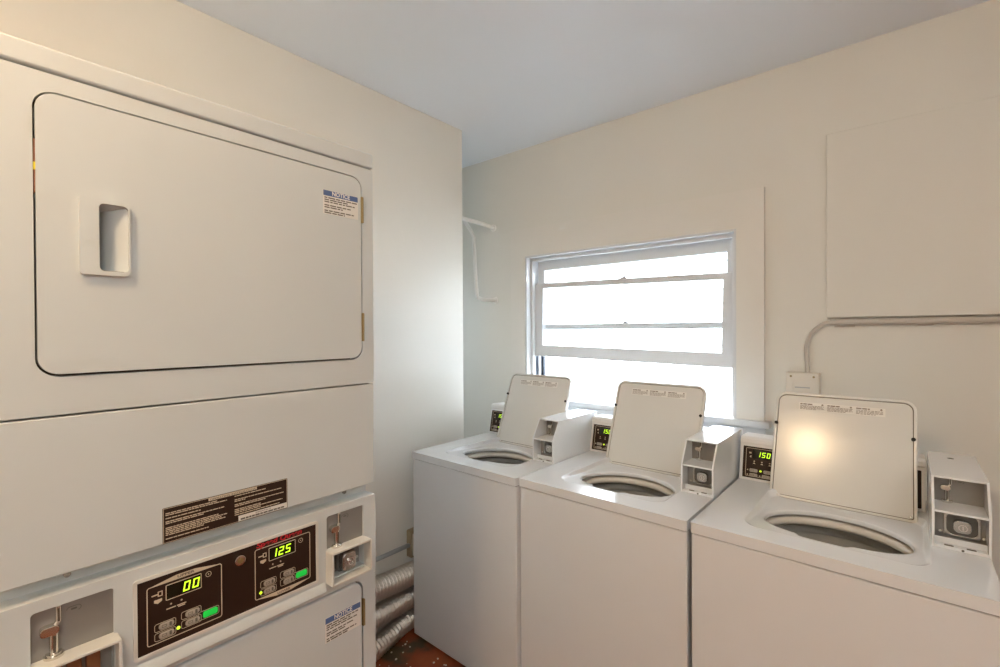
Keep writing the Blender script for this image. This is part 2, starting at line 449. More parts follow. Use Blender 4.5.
def duct(ctrl, r, label):
    pts = spline(ctrl, 60); L = 0; out = []; rr = []
    # resample by length
    acc = [0]
    for a, c in zip(pts, pts[1:]): acc.append(acc[-1] + (c-a).length)
    n = int(acc[-1]/.0035); j = 0
    for i in range(n+1):
        s = acc[-1]*i/n
        while j < len(acc)-2 and acc[j+1] < s: j += 1
        k = (s-acc[j])/max(1e-9, acc[j+1]-acc[j]); out.append(pts[j].lerp(pts[j+1], k))
        rr.append(r*(1 + .115*math.sin(2*math.pi*s/.021) + .012*math.sin(s*31)))
    b = BM(); tube(b, out, r, 28, radii=rr)
    return tag(obj('exhaust_duct', b, 'foil', wn=False, ang=70), label, 'duct', 'foil ducts beside the dryer')
duct([(-1.87, .62, .365), (-1.868, .85, .352), (-1.878, 1.12, .318), (-1.89, 1.38, .287), (-1.898, 1.55, .276), (-1.9, 1.78, .274)], .0505, 'silver foil duct at the top of the three beside the dryer')
duct([(-1.875, .62, .235), (-1.87, .85, .215), (-1.858, 1.12, .185), (-1.882, 1.36, .166), (-1.9, 1.52, .157), (-1.9, 1.78, .155)], .047, 'silver foil duct in the middle of the three beside the dryer')
duct([(-1.885, .64, .05), (-1.862, .85, .05), (-1.82, 1.12, .0485), (-1.862, 1.36, .048), (-1.895, 1.50, .0475), (-1.902, 1.78, .0475)], .042, 'silver foil duct lying on the floor, lowest of the three')

b = BM()
for i in range(60):
    x, y = random.uniform(-1.83, -1.5), random.uniform(1.12, 1.46)
    if x < -1.72 and y < 1.3 and random.random() < .5: continue
    r = random.uniform(.0022, .0055)
    bmesh.ops.create_icosphere(b, subdivisions=1, radius=r, matrix=Matrix.Translation((x, y, r*.6)) @ Matrix.Diagonal((1, random.uniform(.7, 1.4), .7, 1)))
tag(obj('floor_crumbs', b, 'debris', wn=False), 'white crumbs scattered on the red floor', 'crumbs', kind='stuff')

# ------------------------------------------------------------------ stacked dryers
Y0, Y1 = .045, .770
DR = thing('stacked_dryer', 'tall cream stacked coin-operated tumble dryer against the left wall', 'dryer', (-1.46, .414, 0))
fd = F_dry
b = BM(); plate(b, lambda u, v, w: Vector((u, w, v)), [(-1.81, .01), (-1.135, .01), (-1.135, 1.063), (-1.152, 1.066), (-1.152, 1.096), (-1.135, 1.099), (-1.135, 1.966), (-1.81, 1.966)], (), Y0+.001, Y1-.001, 0); obj('cabinet', b, 'dryer', DR)
b = BM(); box(b, -1.813, -1.1075, Y0-.001, Y1+.001, 1.968, 2.008, .005, 3); obj('top_panel', b, 'dryer', DR)

def hinge(z0, z1, par):
    b = BM(); box(b, -1.118, -1.104, .7305, .7375, z0, z1, .001)
    tube(b, [(-1.106, .7335, z0), (-1.106, .7335, z1)], .0032, 10)
    obj('hinge', b, 'brass', par)

def notice(par, u0, u1, v0, v1, w):
    f = lambda u, v, q: fd(u, v, q + w)
    b = BM(); rect(b, f, u0, u1, v0, v1, 0, .0004); P_ = [(b, 'paper')]
    hb_ = (v1-v0)*.27
    b = BM(); rect(b, f, u0+.001, u1-.001, v1-hb_+.002, v1-.001, .0004, .0008); P_.append((b, 'blue'))
    b = BM(); f2 = lambda u, v, q: f(u, v, q + .0008); text(b, f2, 'NOTICE', (u0+u1)/2, v1-hb_+.0045, hb_*.62, (u1-u0)*.5, bold=.02); P_.append((b, 'white'))
    b = BM(); rows = [(0, 1.), (1, .72), (2, .93), (3.6, .8), (4.6, .55), (6.2, .9), (7.2, .62)]
    st = (v1-v0-hb_)/8.4
    f3 = lambda u, v, q: f(u, v, q + .0004)
    for k, l in rows: scribble(b, f3, u0+.004, u0+.004+(u1-u0-.008)*l, v1-hb_-(k+.8)*st, st*.5)
    P_.append((b, 'ink'))
    return objm('notice_label', P_, par, wn=False)

def door_front(name, z0, z1, dz0, dz1, dy0, dy1, r, pname):
    b = BM()
    plate(b, fd, rrect(Y0, Y1, z0, z1, .006), [rrect(dy0, dy1, dz0, dz1, r, 8)], -.025, 0, .0035, 3)
    obj(pname, b, 'dryer', DR)
    b = BM(); plate(b, fd, rrect(dy0-.004, dy1+.004, dz0-.004, dz1+.004, r, 8), (), -.0285, -.0245); obj('door_gap', b, 'gap', DR)

# upper machine
door_front('upper', 1.377, 1.964, 1.443, 1.9345, .0985, .7345, .032, 'front_panel')
g = .0045
HP = rrect(.155, .2275, 1.623, 1.762, (.006, .012, .012, .006), 6)
ca0, ca1, cb0, cb1 = .182, .2245, 1.631, 1.753
b = BM(); plate(b, fd, rrect(.0985+.003, .7345-g, 1.443+g, 1.9345-g, .028, 8), [rrect(ca0, ca1, cb0, cb1, .006, 4)], -.024, .0035, .005, 3)
DU = obj('door', b, 'dryer', DR)
# scooped handle: thin raised plate with a hollow, deep on the left and rising to the right
b = BM(); plate(b, fd, HP, [rrect(ca0, ca1, cb0, cb1, .008, 5)], .003, .0125, .004, 3)
def dep(t): return .006 - .036*(1 - t)**1.15 if t < 1 else .006
n_ = 14; top_, bot_ = [], []
for k in range(n_+1):
    t_ = k/n_; u_ = ca0 + (ca1-ca0)*t_
    bow = .004*math.sin(t_*math.pi)
    top_.append((u_, cb1-.001, t_)); bot_.append((u_, cb0+.001, t_))
fl_t = [b.verts.new(fd(u_, v_-.010*(1-t_), dep(t_))) for u_, v_, t_ in top_]; fl_b = [b.verts.new(fd(u_, v_+.006*(1-t_), dep(t_))) for u_, v_, t_ in bot_]
rm_t = [b.verts.new(fd(u_, v_, .0085)) for u_, v_, t_ in top_]; rm_b = [b.verts.new(fd(u_, v_, .0085)) for u_, v_, t_ in bot_]
for k in range(n_):
    b.faces.new((fl_b[k], fl_b[k+1], fl_t[k+1], fl_t[k])); b.faces.new((fl_t[k], fl_t[k+1], rm_t[k+1], rm_t[k])); b.faces.new((fl_b[k+1], fl_b[k], rm_b[k], rm_b[k+1]))
b.faces.new((fl_b[0], fl_t[0], rm_t[0], rm_b[0]))
obj('handle', b, 'dryer', DU, ang=40)
notice(DU, .62, .721, 1.818, 1.879, .0035)
hinge(1.812, 1.882, DU); hinge(1.492, 1.568, DU)
b = BM(); box(b, -1.132, -1.111, .0992, .1022, 1.757, 1.848, .001); LT = obj('latch_strip', b, 'rust', DU)
b = BM(); box(b, -1.13, -1.1095, .0989, .1025, 1.795, 1.808, .0005); obj('latch_tab', b, 'yellow', LT)

# panel under the upper door with the operating instructions
b = BM(); plate(b, fd, rrect(Y0, Y1, 1.097, 1.373, .003), (), -.025, 0, .0035, 3)
AP = obj('access_panel', b, 'dryer', DR)
for u in (.14, .70):
    b = BM(); disc(b, lambda u_, v_, w_: fd(u_, v_, w_-.042), u, 1.081, .0055, 0, .005, 12, .001); obj('screw', b, 'lockm', DR)
b = BM(); rect(b, fd, .2755, .525, 1.0985, 1.1695, 0, .0006, .002); P_ = [(b, 'brown')]
fi = lambda u, v, w: fd(u, v, w + .0006)
b = BM()
ring(b, fi, .2765, .524, 1.0995, 1.1685, .0009)
rect(b, fi, .357, .455, 1.1615, 1.1672)
P_.append((b, 'tan'))
b = BM(); f4 = lambda u, v, w: fi(u, v, w + .0004)
text(b, f4, 'OPERATING INSTRUCTIONS', .406, 1.1624, .0036, .092); P_.append((b, 'ink'))
b = BM()
for v, l in ((1.157, .85), (1.1535, 1.), (1.147, .55), (1.1405, .95), (1.137, .6), (1.128, .85), (1.1245, 1.), (1.121, .9), (1.1175, .97), (1.114, .6), (1.1065, .68)):
    scribble(b, fi, .2805, .2805 + .112*l, v, .0018, .003, .012, .0013)
for v, l in ((1.157, .62), (1.149, .93), (1.1455, .2), (1.138, .98), (1.1345, .62), (1.127, .5), (1.1235, .95), (1.12, .5), (1.1155, .9)):
    scribble(b, fi, .408, .408 + .11*l, v, .0018, .003, .012, .0013)
P_.append((b, 'tan'))
b = BM(); rect(b, fi, .4155, .5235, 1.1, 1.1125); P_.append((b, 'paper'))
b = BM(); text(b, f4, 'IMPORTANT', .469, 1.1078, .0028, .034); scribble(b, f4, .42, .519, 1.1024, .0034, .004, .011, .0015); P_.append((b, 'ink')); objm('instruction_label', P_, AP, wn=False)

# lower machine: control panel
CPZ0, CPZ1 = .853, 1.067
mr = (.6235, .7315); ml = (.0885, .1985)
b = BM()
plate(b, fd, rrect(Y0, Y1, CPZ0, CPZ1, .004), [rrect(m_[0], m_[1], .885, 1.047, (.002, .002, .006, .006), 4) for m_ in (ml, mr)] , -.025, .003, .004, 3)
# rolled lip along the bottom
b2 = BM(); lip = [(0, .003), (.0, .887), (.0, .875), (.011, .862), (.011, .856), (-.01, .853)]
CP = obj('control_panel', b, 'dryer', DR)
b = BM()
pr_ = [(-1.115, .853), (-1.115, .884), (-1.1065, .882), (-1.1015, .874), (-1.099, .861), (-1.102, .855)]
v0 = [b.verts.new((x, ml[1]+.01, zz)) for x, zz in pr_]; v1 = [b.verts.new((x, mr[0]-.006, zz)) for x, zz in pr_]
b.faces.new(v0); b.faces.new(v1[::-1])
for i in range(len(pr_)): j = (i+1) % len(pr_); b.faces.new((v0[i], v0[j], v1[j], v1[i]))
obj('lip', b, 'dryer', CP)
fo = lambda u, v, w: fd(u, v, w + .003)
b = BM(); ring(b, fo, .2265, .5995, .8905, 1.0455, .0062, 0, .0035, .006); obj('bezel', b, 'plastic', CP)
b = BM(); rect(b, fo, .2325, .5935, .8965, 1.0395, 0, .0012, .002); OV = obj('control_overlay', b, 'brown', CP, wn=False)
fv = lambda u, v, w: fo(u, v, w + .0012)

def control_set(u0, u1, v0, v1, word, top, num, lit):
    """one framed block of the control overlay"""
    W, H = u1-u0, v1-v0
    b = BM(); ring(b, fv, u0, u1, v0, v1, .0016, 0, .0004, .005)
    cx = (u0+u1)/2; hw = W*.46
    if top: pts = [(cx-hw, v1-.0005), (cx-.017, v1+.0078), (cx+.017, v1+.0078), (cx+hw, v1-.0005), (cx+hw*.6, v1-.0012), (cx-hw*.6, v1-.0012)]
    else: pts = [(cx-hw*.6, v0+.0012), (cx+hw*.6, v0+.0012), (cx+hw, v0+.0005), (cx+.017, v0-.0078), (cx-.017, v0-.0078), (cx-hw, v0+.0005)]
    pts = pts if top else pts[::-1]
    plate(b, fv, pts, (), 0, .0005)
    # display frame
    d0, d1, e0, e1 = u0+.031, u0+.094, v1-.037, v1-.0065
    ring(b, fv, d0, d1, e0, e1, .0013, 0, .0006, .002)
    hoop(b, fv, u0+.107, v1-.014, .0056, .001); disc(b, fv, u0+.107, v1-.014, .0012)
    for k, du in enumerate((.040, .058)):
        disc(b, fv, u0+du, v1-.0465 , .0017); rect(b, fv, u0+du-.008, u0+du+.008, v1-.0555, v1-.0535)
        if k: rect(b, fv, u0+du-.006, u0+du+.006, v1-.0585, v1-.0565)
    rect(b, fv, u0+.008, u0+.018, v1-.020, v1-.0175); ring(b, fv, u0+.018, u0+.026, v1-.0235, v1-.0135, .0016)
    plate(b, fv, [(u0+.012, v1-.0335), (u0+.018, v1-.037), (u0+.025, v1-.033), (u0+.025, v1-.0285), (u0+.012, v1-.0285)], (), 0, .0004)
    bts = [(u0+.021, v0+.030), (u0+.021, v0+.012), (u0+.066, v0+.034), (u0+.066, v0+.016)]
    for (a, c) in bts: ring(b, fv, a-.009, a+.027, c-.0075, c+.0085, .0008, 0, .0004, .004)
    ga, gc = u1-.036, v0+.018
    ring(b, fv, ga-.009, ga+.030, gc-.008, gc+.010, .0008, 0, .0004, .004)
    bg_ = b
    b = BM(); text(b, lambda u, v, w: fv(u, v, w + .0005), word, cx, (v1+.0012) if top else (v0-.0058), .0048, .030, bold=.015)
    objm('panel_graphics', [(bg_, 'tan'), (b, 'ink')], OV, wn=False)
    b0 = BM(); rect(b0, fv, d0+.0013, d1-.0013, e0+.0013, e1-.0013, 0, .0004)
    b = BM(); h = .0185
    digits(b, fv, num, (d1-.0335) if len(num) == 2 else d0+.0055, (e0+e1)/2-h/2, h, h*.6)
    objm('display', [(b0, 'screen'), (b, 'digit')], OV, wn=False)
    for (a, c) in bts:
        b = BM(); rect(b, fv, a-.002, a+.024, c-.0055, c+.0065, 0, .0016, .0055, .0008)
        b2 = BM()
        ring(b2, fv, a+.003, a+.011, c-.002, c+.003, .0008, .0016, .002)
        rect(b2, fv, a+.0155, a+.0195, c-.0035, c+.0045, .0016, .002, .0015)
        objm('button', [(b, 'button'), (b2, 'ink')], OV, wn=False)
    b = BM(); rect(b, fv, ga-.0005, ga+.027, gc-.0055, gc+.008, 0, .0018, .004, .0008); obj('start_button', b, 'green', OV, wn=False)
    a, c = lit; b = BM(); disc(b, fv, u0+a, v0+c, .0032, 0, .001); obj('indicator_light', b, 'led', OV, wn=False)
control_set(.2475, .380, .9085, 1.0235, 'UPPER', True, '00', (.052, .0145))
control_set(.4475, .5785, .9105, 1.0255, 'LOWER', False, '125', (.0125, .0135))
b = BM(); text(b, lambda u, v, w: fv(u, v, w + .0004), 'Speed Queen', .5045, 1.0282, .0112, .106, shear=.15, bold=.03); obj('brand_lettering', b, 'red', OV, wn=False)
b = BM(); disc(b, fv, .4155, 1.0165, .0115, 0, .006, 24, .002); K = obj('key_lock', b, 'chrome', CP)
b = BM(); disc(b, lambda u, v, w: fv(u, v, w + .006), .4155, 1.0165, .0062, 0, .001, 20); rect(b, lambda u, v, w: fv(u, v, w + .007), .4145, .4165, 1.0125, 1.0205, 0, .0006); obj('keyhole', b, 'brass', K)

def dryer_meter(u0, u1, label, seen_coins):
    w = u1-u0
    b = BM(); plate(b, fd, rrect(u0-.002, u1+.002, .958, 1.049, .004), (), -.022, -.003)
    MT = obj('coin_meter', b, 'steel', DR, label=label)
    # protruding hood: a box open to the front
    z0, z1, pw = .876, .9615, .034
    b = BM(); fo2 = lambda u, v, q: fd(u, v, q)
    plate(b, fo2, rrect(u0-.003, u1+.006, z0, z1, .004), [rrect(u0+.0025, u1+.001, z0+.0055, z1-.0055, .002)], -.02, pw, .0015, 2)
    obj('hood', b, 'plastic', MT)
    b = BM(); rect(b, fd, u0-.002, u1+.005, z0+.001, z1-.001, -.024, -.02); obj('pocket_back', b, 'steel', MT)
    # shelf strip where the plate meets the hood
    b = BM(); c = (u0 + w*.26); zt = .963
    f5 = lambda u, v, q: fd(u, v, q - .003)
    tube(b, [f5(c+.006, 1.047, .006), f5(c+.006, 1.022, .006), f5(c+.001, 1.014, .008)], .0042, 12)
    tube(b, [f5(c, 1.006, .006), f5(c, .968, .006)], .0062, 14)
    plate(b, f5, rrect(c-.018, c+.007, 1.001, 1.018, .007), [], 0, .012, .002)
    bc_ = b
    b = BM(); rect(b, f5, c-.0016, c+.0016, .972, 1.0, .0122, .0136); rect(b, f5, c+.0046, c+.0074, 1.022, 1.044, .0098, .0108); objm('coin_slide', [(bc_, 'chrome'), (b, 'gap')], MT)
    b = BM(); tube(b, [f5(c, .958, .004), f5(c, .966, .004)], .0135, 18); tube(b, [f5(c, .966, .004), f5(c, .969, .004)], .011, 18); obj('slide_foot', b, 'chrome', MT)
    b = BM(); ring(b, f5, c+.017, c+.037, 1.026, 1.036, .0009, 0, .0006, .005); rect(b, f5, c+.023, c+.031, 1.0295, 1.0325, 0, .0006, .001); obj('stamped_mark', b, 'darkst', MT, wn=False)
    if not seen_coins:
        lc = u0 + w*.56; f6 = lambda u, v, q: fd(u, v, q - .02)
        b = BM(); plate(b, f6, rrect(lc-.026, lc+.027, .885, .947, .012), (), 0, .012, .003); obj('lock_plate', b, 'darkst', MT)
        b = BM(); plate(b, f6, rrect(lc-.020, lc+.021, .889, .937, .011), (), .012, .03, .004, 3); LK = obj('lock', b, 'lockm', MT)
        b = BM(); hoop(b, lambda u, v, q: f6(u, v, q+.03), lc+.003, .913, .0105, .003, 0, .002); disc(b, lambda u, v, q: f6(u, v, q+.03), lc+.003, .913, .004, 0, .0015); obj('lock_face', b, 'chrome', LK)
        for q_ in (-.04, .038):
            b = BM(); disc(b, f6, lc+q_, .903, .0045, 0, .004, 12, .001); obj('screw', b, 'chrome', MT)
    else:
        f6 = lambda u, v, q: fd(u, v, q - .02)
        for k in range(3):
            b = BM(); rect(b, f6, u0+.02+k*.026, u0+.04+k*.026, .886, .945, 0, .012, .003, .002); obj('cash_box_tab', b, 'rust', MT)
dryer_meter(mr[0], mr[1], 'coin slide beside the lower display', False)
dryer_meter(ml[0], ml[1], 'coin slide at the left end of the control panel', True)

# lower machine: door front
door_front('lower', .03, .851, .10, .8465, .0985, .7305, .03, 'front_panel')
b = BM(); plate(b, fd, rrect(.0985+g, .7305-g, .10+g, .8465-g, .027, 8), (), -.024, .003, .005, 3); DL = obj('door', b, 'dryer', DR)
notice(DL, .617, .72, .725, .789, .003)
b = BM(); box(b, -1.118, -1.104, .7265, .7335, .718, .790, .001); obj('hinge', b, 'brass', DL)

# ------------------------------------------------------------------ washing machines
W = .662; ZD = .920
def resample(poly, c, n):
    out = []
    for k in range(n):
        a = 2*math.pi*k/n; dx, dy = math.cos(a), math.sin(a); best = 0
        for p, q in zip(poly, poly[1:] + poly[:1]):
            ex, ey = q[0]-p[0], q[1]-p[1]; den = dx*ey - dy*ex
            if abs(den) < 1e-12: continue
            px, py = p[0]-c[0], p[1]-c[1]
            t = (px*ey - py*ex)/den; s = (px*dy - py*dx)/den
            if t > 0 and -1e-9 <= s <= 1+1e-9: best = max(best, t)
        out.append((c[0]+dx*best, c[1]+dy*best))
    return out

def hole_outline(n):
    out = []
    for k in range(n*2):
        a = 2*math.pi*k/(n*2); ca, sa = math.cos(a), math.sin(a)
        if sa >= 0: x, y = .181*ca, .151*sa
        else:
            e = 2/2.6
            x, y = .181*math.copysign(abs(ca)**e, ca), -.130*abs(sa)**e
        X, Y = .335 + x, .268 + y
        if sa < 0 and .255 < X < .385 : Y -= .016*min(1, (X-.255)/.012, (.385-X)/.012)
        out.append((X, Y))
    return out

def coin_meter(par):
    x0, x1, zb, zs, zt, yf, yt, yb, t = .551, .664, ZD, 1.022, 1.104, .262, .314, .655, .0055
    side = [(yf, zb), (yb, zb), (yb, zt), (yt, zt), (yf, zs)]
    b = BM()
    for a, c in ((x0, x0+t), (x1-t, x1)):
        fs = lambda u, v, w: Vector((w, u, v))
        plate(b, fs, side, (), a, c, .0008)
    box(b, x0, x1, yt, yb, zt-t, zt, .0012); box(b, x0+t, x1-t, yb-t, yb, zb, zt-t)
    box(b, x0+t, x1-t, yf+.002, .37, zs-.006, zs, .001)          # shelf
    box(b, x0+t, x1-t, yf+.006, .35, zb, zb+.006); box(b, x0+t, x1-t, yf+.001, yf+.004, zb, zb+.008, .0008)
    box(b, x0+t, x1-t, yf+.028, yf+.031, zb+.006, zb+.022, .0008)
    o = obj('coin_meter', b, 'washer', par)
    b = BM(); box(b, x0+t, x1-t, .366, .370, zs, zt-t); obj('slide_plate', b, 'steel', o)
    b = BM(); box(b, x0+t, x1-t, .318, .322, zb+.006, zs-.006); obj('lock_plate', b, 'steel', o)
    f = F_front(.366); c = x0 + .036
    b = BM()
    tube(b, [f(c+.005, zt-.006, .006), f(c+.005, zs+.052, .006), f(c, zs+.044, .008)], .0036, 10)
    tube(b, [f(c-.002, zs+.04, .006), f(c-.002, zs+.003, .006)], .005, 12)
    plate(b, f, rrect(c-.016, c+.006, zs+.034, zs+.048, .006), (), 0, .012, .002)
    tube(b, [f(c-.002, zs, .006), f(c-.002, zs+.006, .006)], .012, 16)
    bc_ = b
    b = BM(); rect(b, f, c-.0034, c-.0006, zs+.008, zs+.033, .0112, .0125); rect(b, f, c+.0038, c+.0062, zs+.052, zs+.072, .0096, .0106); objm('coin_slide', [(bc_, 'chrome'), (b, 'gap')], o)
    b = BM(); ring(b, f, c+.015, c+.033, zt-.026, zt-.017, .0008, 0, .0006, .0045); rect(b, f, c+.02, c+.028, zt-.0225, zt-.0205, 0, .0006); obj('stamped_mark', b, 'darkst', o, wn=False)
    f = F_front(.318); lc, lz = (x0+x1)/2 + .004, zb+.056
    b = BM(); plate(b, f, rrect(lc-.036, lc+.038, lz-.036, lz+.036, .01), [rrect(lc-.029, lc+.031, lz-.029, lz+.029, .016)], 0, .004, .002); obj('lock_frame', b, 'lockm', o)
    b = BM(); plate(b, f, rrect(lc-.029, lc+.031, lz-.029, lz+.029, .016), (), 0, .001); obj('lock_recess', b, 'darkst', o)
    b = BM(); plate(b, f, rrect(lc-.017, lc+.019, lz-.019, lz+.015, .012), (), .001, .018, .003, 3); lk = obj('lock', b, 'lockm', o)
    b = BM(); fq = lambda u, v, w: f(u, v, w+.018); hoop(b, fq, lc+.002, lz-.003, .0095, .0025, 0, .0015); rect(b, fq, lc+.0005, lc+.0035, lz-.009, lz+.003, 0, .002); obj('lock_face', b, 'chrome', lk)
    for du, dv in ((-.042, .034), (.043, .034), (-.042, -.026), (.043, -.026)):
        b = BM(); disc(b, f, lc+du, lz+dv, .004, 0, .004, 12, .001); obj('screw', b, 'chrome', o)
    b = BM()
    for dx in (.025, .068):
        b = BM(); box(b, x0+dx, x0+dx+.018, yf+.01, yf+.018, zb+.006, zb+.0068); obj('drain_slot', b, 'gap', o)
    b = BM(); fz = lambda u, v, w: Vector((u, v, zt + w)); disc(b, fz, x0+.052, .575, .008, 0, .001, 16); disc(b, fz, x0+.052, .575, .0045, .001, .002, 12); obj('keyhole', b, 'darkst', o)
    b = BM(); disc(b, F_front(yf), x0+.06, zb+.004, .003, 0, .001, 10); obj('rivet', b, 'darkst', o)
    return o

def console(par, num):
    x0, x1, zb, zt, yb0, yt0, yb = .0, .546, ZD, 1.082, .561, .590, .70
    b = BM(); fs = lambda u, v, w: Vector((w, u, v))
    plate(b, fs, [(yb0, zb), (yb, zb), (yb, zt), (yt0+.012, zt+.004), (yt0, zt-.004), (yt0-.004, zt-.02), (yt0, zt-.022)], (), x0, x1, 0)
    sharp_bevel(b, .004, 3)
    o = obj('control_console', b, 'wplastic', par)
    # slanted face frame
    d = Vector((0, yt0-yb0, zt-.022-zb)).normalized(); n = Vector((0, -d.z, d.y))
    P0 = Vector((0, yb0, zb))
    fr = lambda u, v, w: P0 + Vector((u, 0, 0)) + d*v + n*w
    L = .138
    b = BM(); ring(b, fr, x0+.006, x1-.004, .004, L, .006, 0, .004, .006); obj('panel_frame', b, 'wplastic', o)
    b = BM(); rect(b, fr, x0+.012, x1-.01, .010, L-.006, 0, .001, .003); b0 = b
    f = lambda u, v, w: fr(u, v, w+.001)
    b = BM(); ring(b, f, .022, x1-.02, .016, L-.012, .0015, 0, .0004, .004)
    for k in range(3): disc(b, f, .052+.0265*k, .076, .0024)
    for k in range(3): plate(b, f, [(.047+.0265*k, .066), (.057+.0265*k, .066), (.052+.0265*k, .071)], (), 0, .0004)
    plate(b, f, [(.033, .104), (.041, .104), (.041, .110), (.033, .110)], (), 0, .0004); plate(b, f, [(.035, .092), (.041, .088), (.041, .098)], (), 0, .0004)
    for r_ in (0, 1):
        for a in (.030, .073): disc(b, f, a, .040-.018*r_, .0025)
    pn = objm('display_panel', [(b0, 'brown'), (b, 'tan')], o, wn=False)
    b0 = BM(); rect(b0, f, .046, .118, .086, .122, 0, .0004, .002)
    b = BM(); digits(b, f, num, .060, .0945, .0195, .0112); objm('display', [(b0, 'screen'), (b, 'digit')], pn, wn=False)
    for a, c in ((.037, .040), (.085, .040), (.037, .022), (.080, .022)):
        b = BM(); rect(b, f, a, a+.028, c-.0065, c+.0065, 0, .0018, .004, .0008)
        b2 = BM(); ring(b2, lambda u, v, w: f(u, v, w+.0018), a+.004, a+.016, c-.003, c+.003, .001); objm('button', [(b, 'button'), (b2, 'ink')], pn, wn=False)
    b = BM(); disc(b, f, .075, .041, .0038, 0, .001); obj('indicator_light', b, 'led', pn, wn=False)

def make_washer():
    t = thing('washing_machine', 'x', 'washing machine')
    b = BM(); box(b, .001, W-.001, .0035, .70, .012, .8825, .005, 3)
    bmesh.ops.delete(b, geom=[f for f in b.faces if f.normal.z > .95 and f.calc_area() > .05], context='FACES')
    obj('cabinet', b, 'washer', t)
    for x in (.05, W-.05):
        for y in (.06, .64):
            b = BM(); lathe(b, [(0, 0), (.022, 0), (.022, .004), (.012, .014), (0, .014)], x, y, 16); obj('foot', b, 'rubber', t)
    b = BM(); plate(b, lambda u, v, w: Vector((u, v, w)), rrect(.008, W-.008, .012, .692, .004), [rrect(.02, W-.02, .024, .68, .004)], .875, .889); obj('deck_seam_filler', b, 'gap', t)  # dark filler added to deepen the shade in the seam under the deck
    # ---- deck with lid recess and opening
    N = 144; C = (.338, .275)
    rec = resample(rrect(.118, .548, .088, .520, .05, 12), C, N)
    b = BM()
    plate(b, lambda u, v, w: Vector((u, v, ZD + w)), rrect(0, W, -.002, .705, .006, 4), [rec], -.0325, 0)
    # open the recess shaft and bevel the outer top edge
    es = [e for e in b.edges if len(e.link_faces) == 2 and e.calc_face_angle(0) > rad(50) and all(abs(v.co.z-ZD) < 1e-6 for v in e.verts)
          and (min(v.co.y for v in e.verts) < .02 or min(v.co.x for v in e.verts) < .02 or max(v.co.x for v in e.verts) > W-.02 or max(v.co.y for v in e.verts) > .68)]
    sharp_bevel(b, .010, 4, edges=es)
    shaft = [f for f in b.faces if all((v.co.x-C[0])**2 + (v.co.y-C[1])**2 < .25**2*2 and .1 < v.co.x < .56 and .1 < v.co.y < .53 for v in f.verts)
             and abs(f.normal.z) < .3 and f.calc_center_median().y > .05]
    bmesh.ops.delete(b, geom=shaft, context='FACES')
    def sc(poly, k, z): return [Vector((C[0]+(p[0]-C[0])*k, C[1]+(p[1]-C[1])*k, z)) for p in poly]
    hole = resample(hole_outline(N), C, N)
    def sl(y):
        t = min(1, max(0, (y-.09)/.26)); return .30 + .70*t*t*(3-2*t)
    def lp_(poly, k, dz, lip=0.):
        q = sc(poly, k, 0)
        for p in q: p.z = ZD - dz*sl(p.y) - lip
        return q
    loops = [sc(rec, 1, ZD), lp_(rec, .985, .003), lp_(rec, .955, .017), lp_(rec, .93, .021)]
    H1 = lp_(hole, 1.05, .0225)
    mid = [a.lerp(c, .55) for a, c in zip(loops[-1], H1)]
    loops += [mid, H1, lp_(hole, 1.015, .0225, .0015), lp_(hole, 1.0, .0225, .006), lp_(hole, 1.0, .0225, .014), lp_(hole, 1.02, .0225, .016)]
    prev = None
    for lp in loops:
        vs = [b.verts.new(p) for p in lp]
        if prev:
            for k in range(N): b.faces.new((prev[k], prev[(k+1) % N], vs[(k+1) % N], vs[k]))
        prev = vs
    bmesh.ops.remove_doubles(b, verts=b.verts, dist=1e-5)
    obj('top_deck', b, 'washer', t, ang=50)
    b = BM()
    prev = None
    for k_, dz in ((1.16, .046), (1.05, .0465), (1.01, .049), (.985, .054), (.978, .060), (.985, .066), (1.01, .070), (1.06, .072)):
        vs = [b.verts.new(p) for p in sc(hole, k_, ZD-dz)]
        if prev:
            for k in range(N): b.faces.new((prev[k], prev[(k+1) % N], vs[(k+1) % N], vs[k]))
        prev = vs
    obj('tub_ring', b, 'tub', t, wn=False, ang=60)
    b = BM()
    lathe(b, [(.226, .832), (.206, .833), (.198, .828), (.194, .815), (.196, .806), (.207, .80), (.207, .60), (.20, .56), (.10, .54), (0, .54)], .338, .285, 72)
    tb = obj('basket', b, 'steelb', t, wn=False, ang=50)
    b = BM(); lathe(b, [(.10, .541), (.07, .56), (.045, .62), (.036, .74), (.030, .755), (0, .76)], .338, .285, 40); obj('agitator', b, 'tub', tb, wn=False, ang=50)
    # ---- lid standing open
    lw, ll, th = .408, .399, rad(21.6)
    O = Vector((.118, .497, .8985)); e1 = Vector((1, 0, 0)); e2 = Vector((0, math.sin(th), math.cos(th))); n = Vector((0, -math.cos(th), math.sin(th)))
    fl = lambda u, v, w: O + e1*u + e2*v + n*w
    out = rrect(0, lw, 0, ll, (.010, .010, .034, .034), 8)
    inn = rrect(.0085, lw-.0085, .0085, ll-.0085, (.006, .006, .026, .026), 8)
    b = BM(); plate(b, fl, out, (), -.018, -.0039, 0)
    plate(b, fl, out, [inn], -.004, .004, .002, 2)
    LID = obj('lid', b, 'lidmat', t)
    b = BM(); plate(b, fl, inn, (), -.0042, -.0034); obj('lid_groove', b, 'seam', LID)  # thin dark plate paints the shade line inside the lid rim
    b = BM()
    plate(b, fl, rrect(.0105, lw-.0105, .0105, ll-.0105, (.006, .006, .025, .025), 8), (), -.0045, -.001, .001); obj('lid_inner_panel', b, 'lidmat', LID)
    for u, v in ((.004, ll*.69), (lw-.011, ll*.67)):
        b = BM(); disc(b, fl, u+.002, v, .0062, -.003, .008, 16, .002); obj('bumper', b, 'rubber', LID)
    for u in (.013, lw-.016):
        b = BM(); disc(b, fl, u, .016, .0048, -.002, .004, 14, .0015); obj('screw', b, 'lockm', LID)
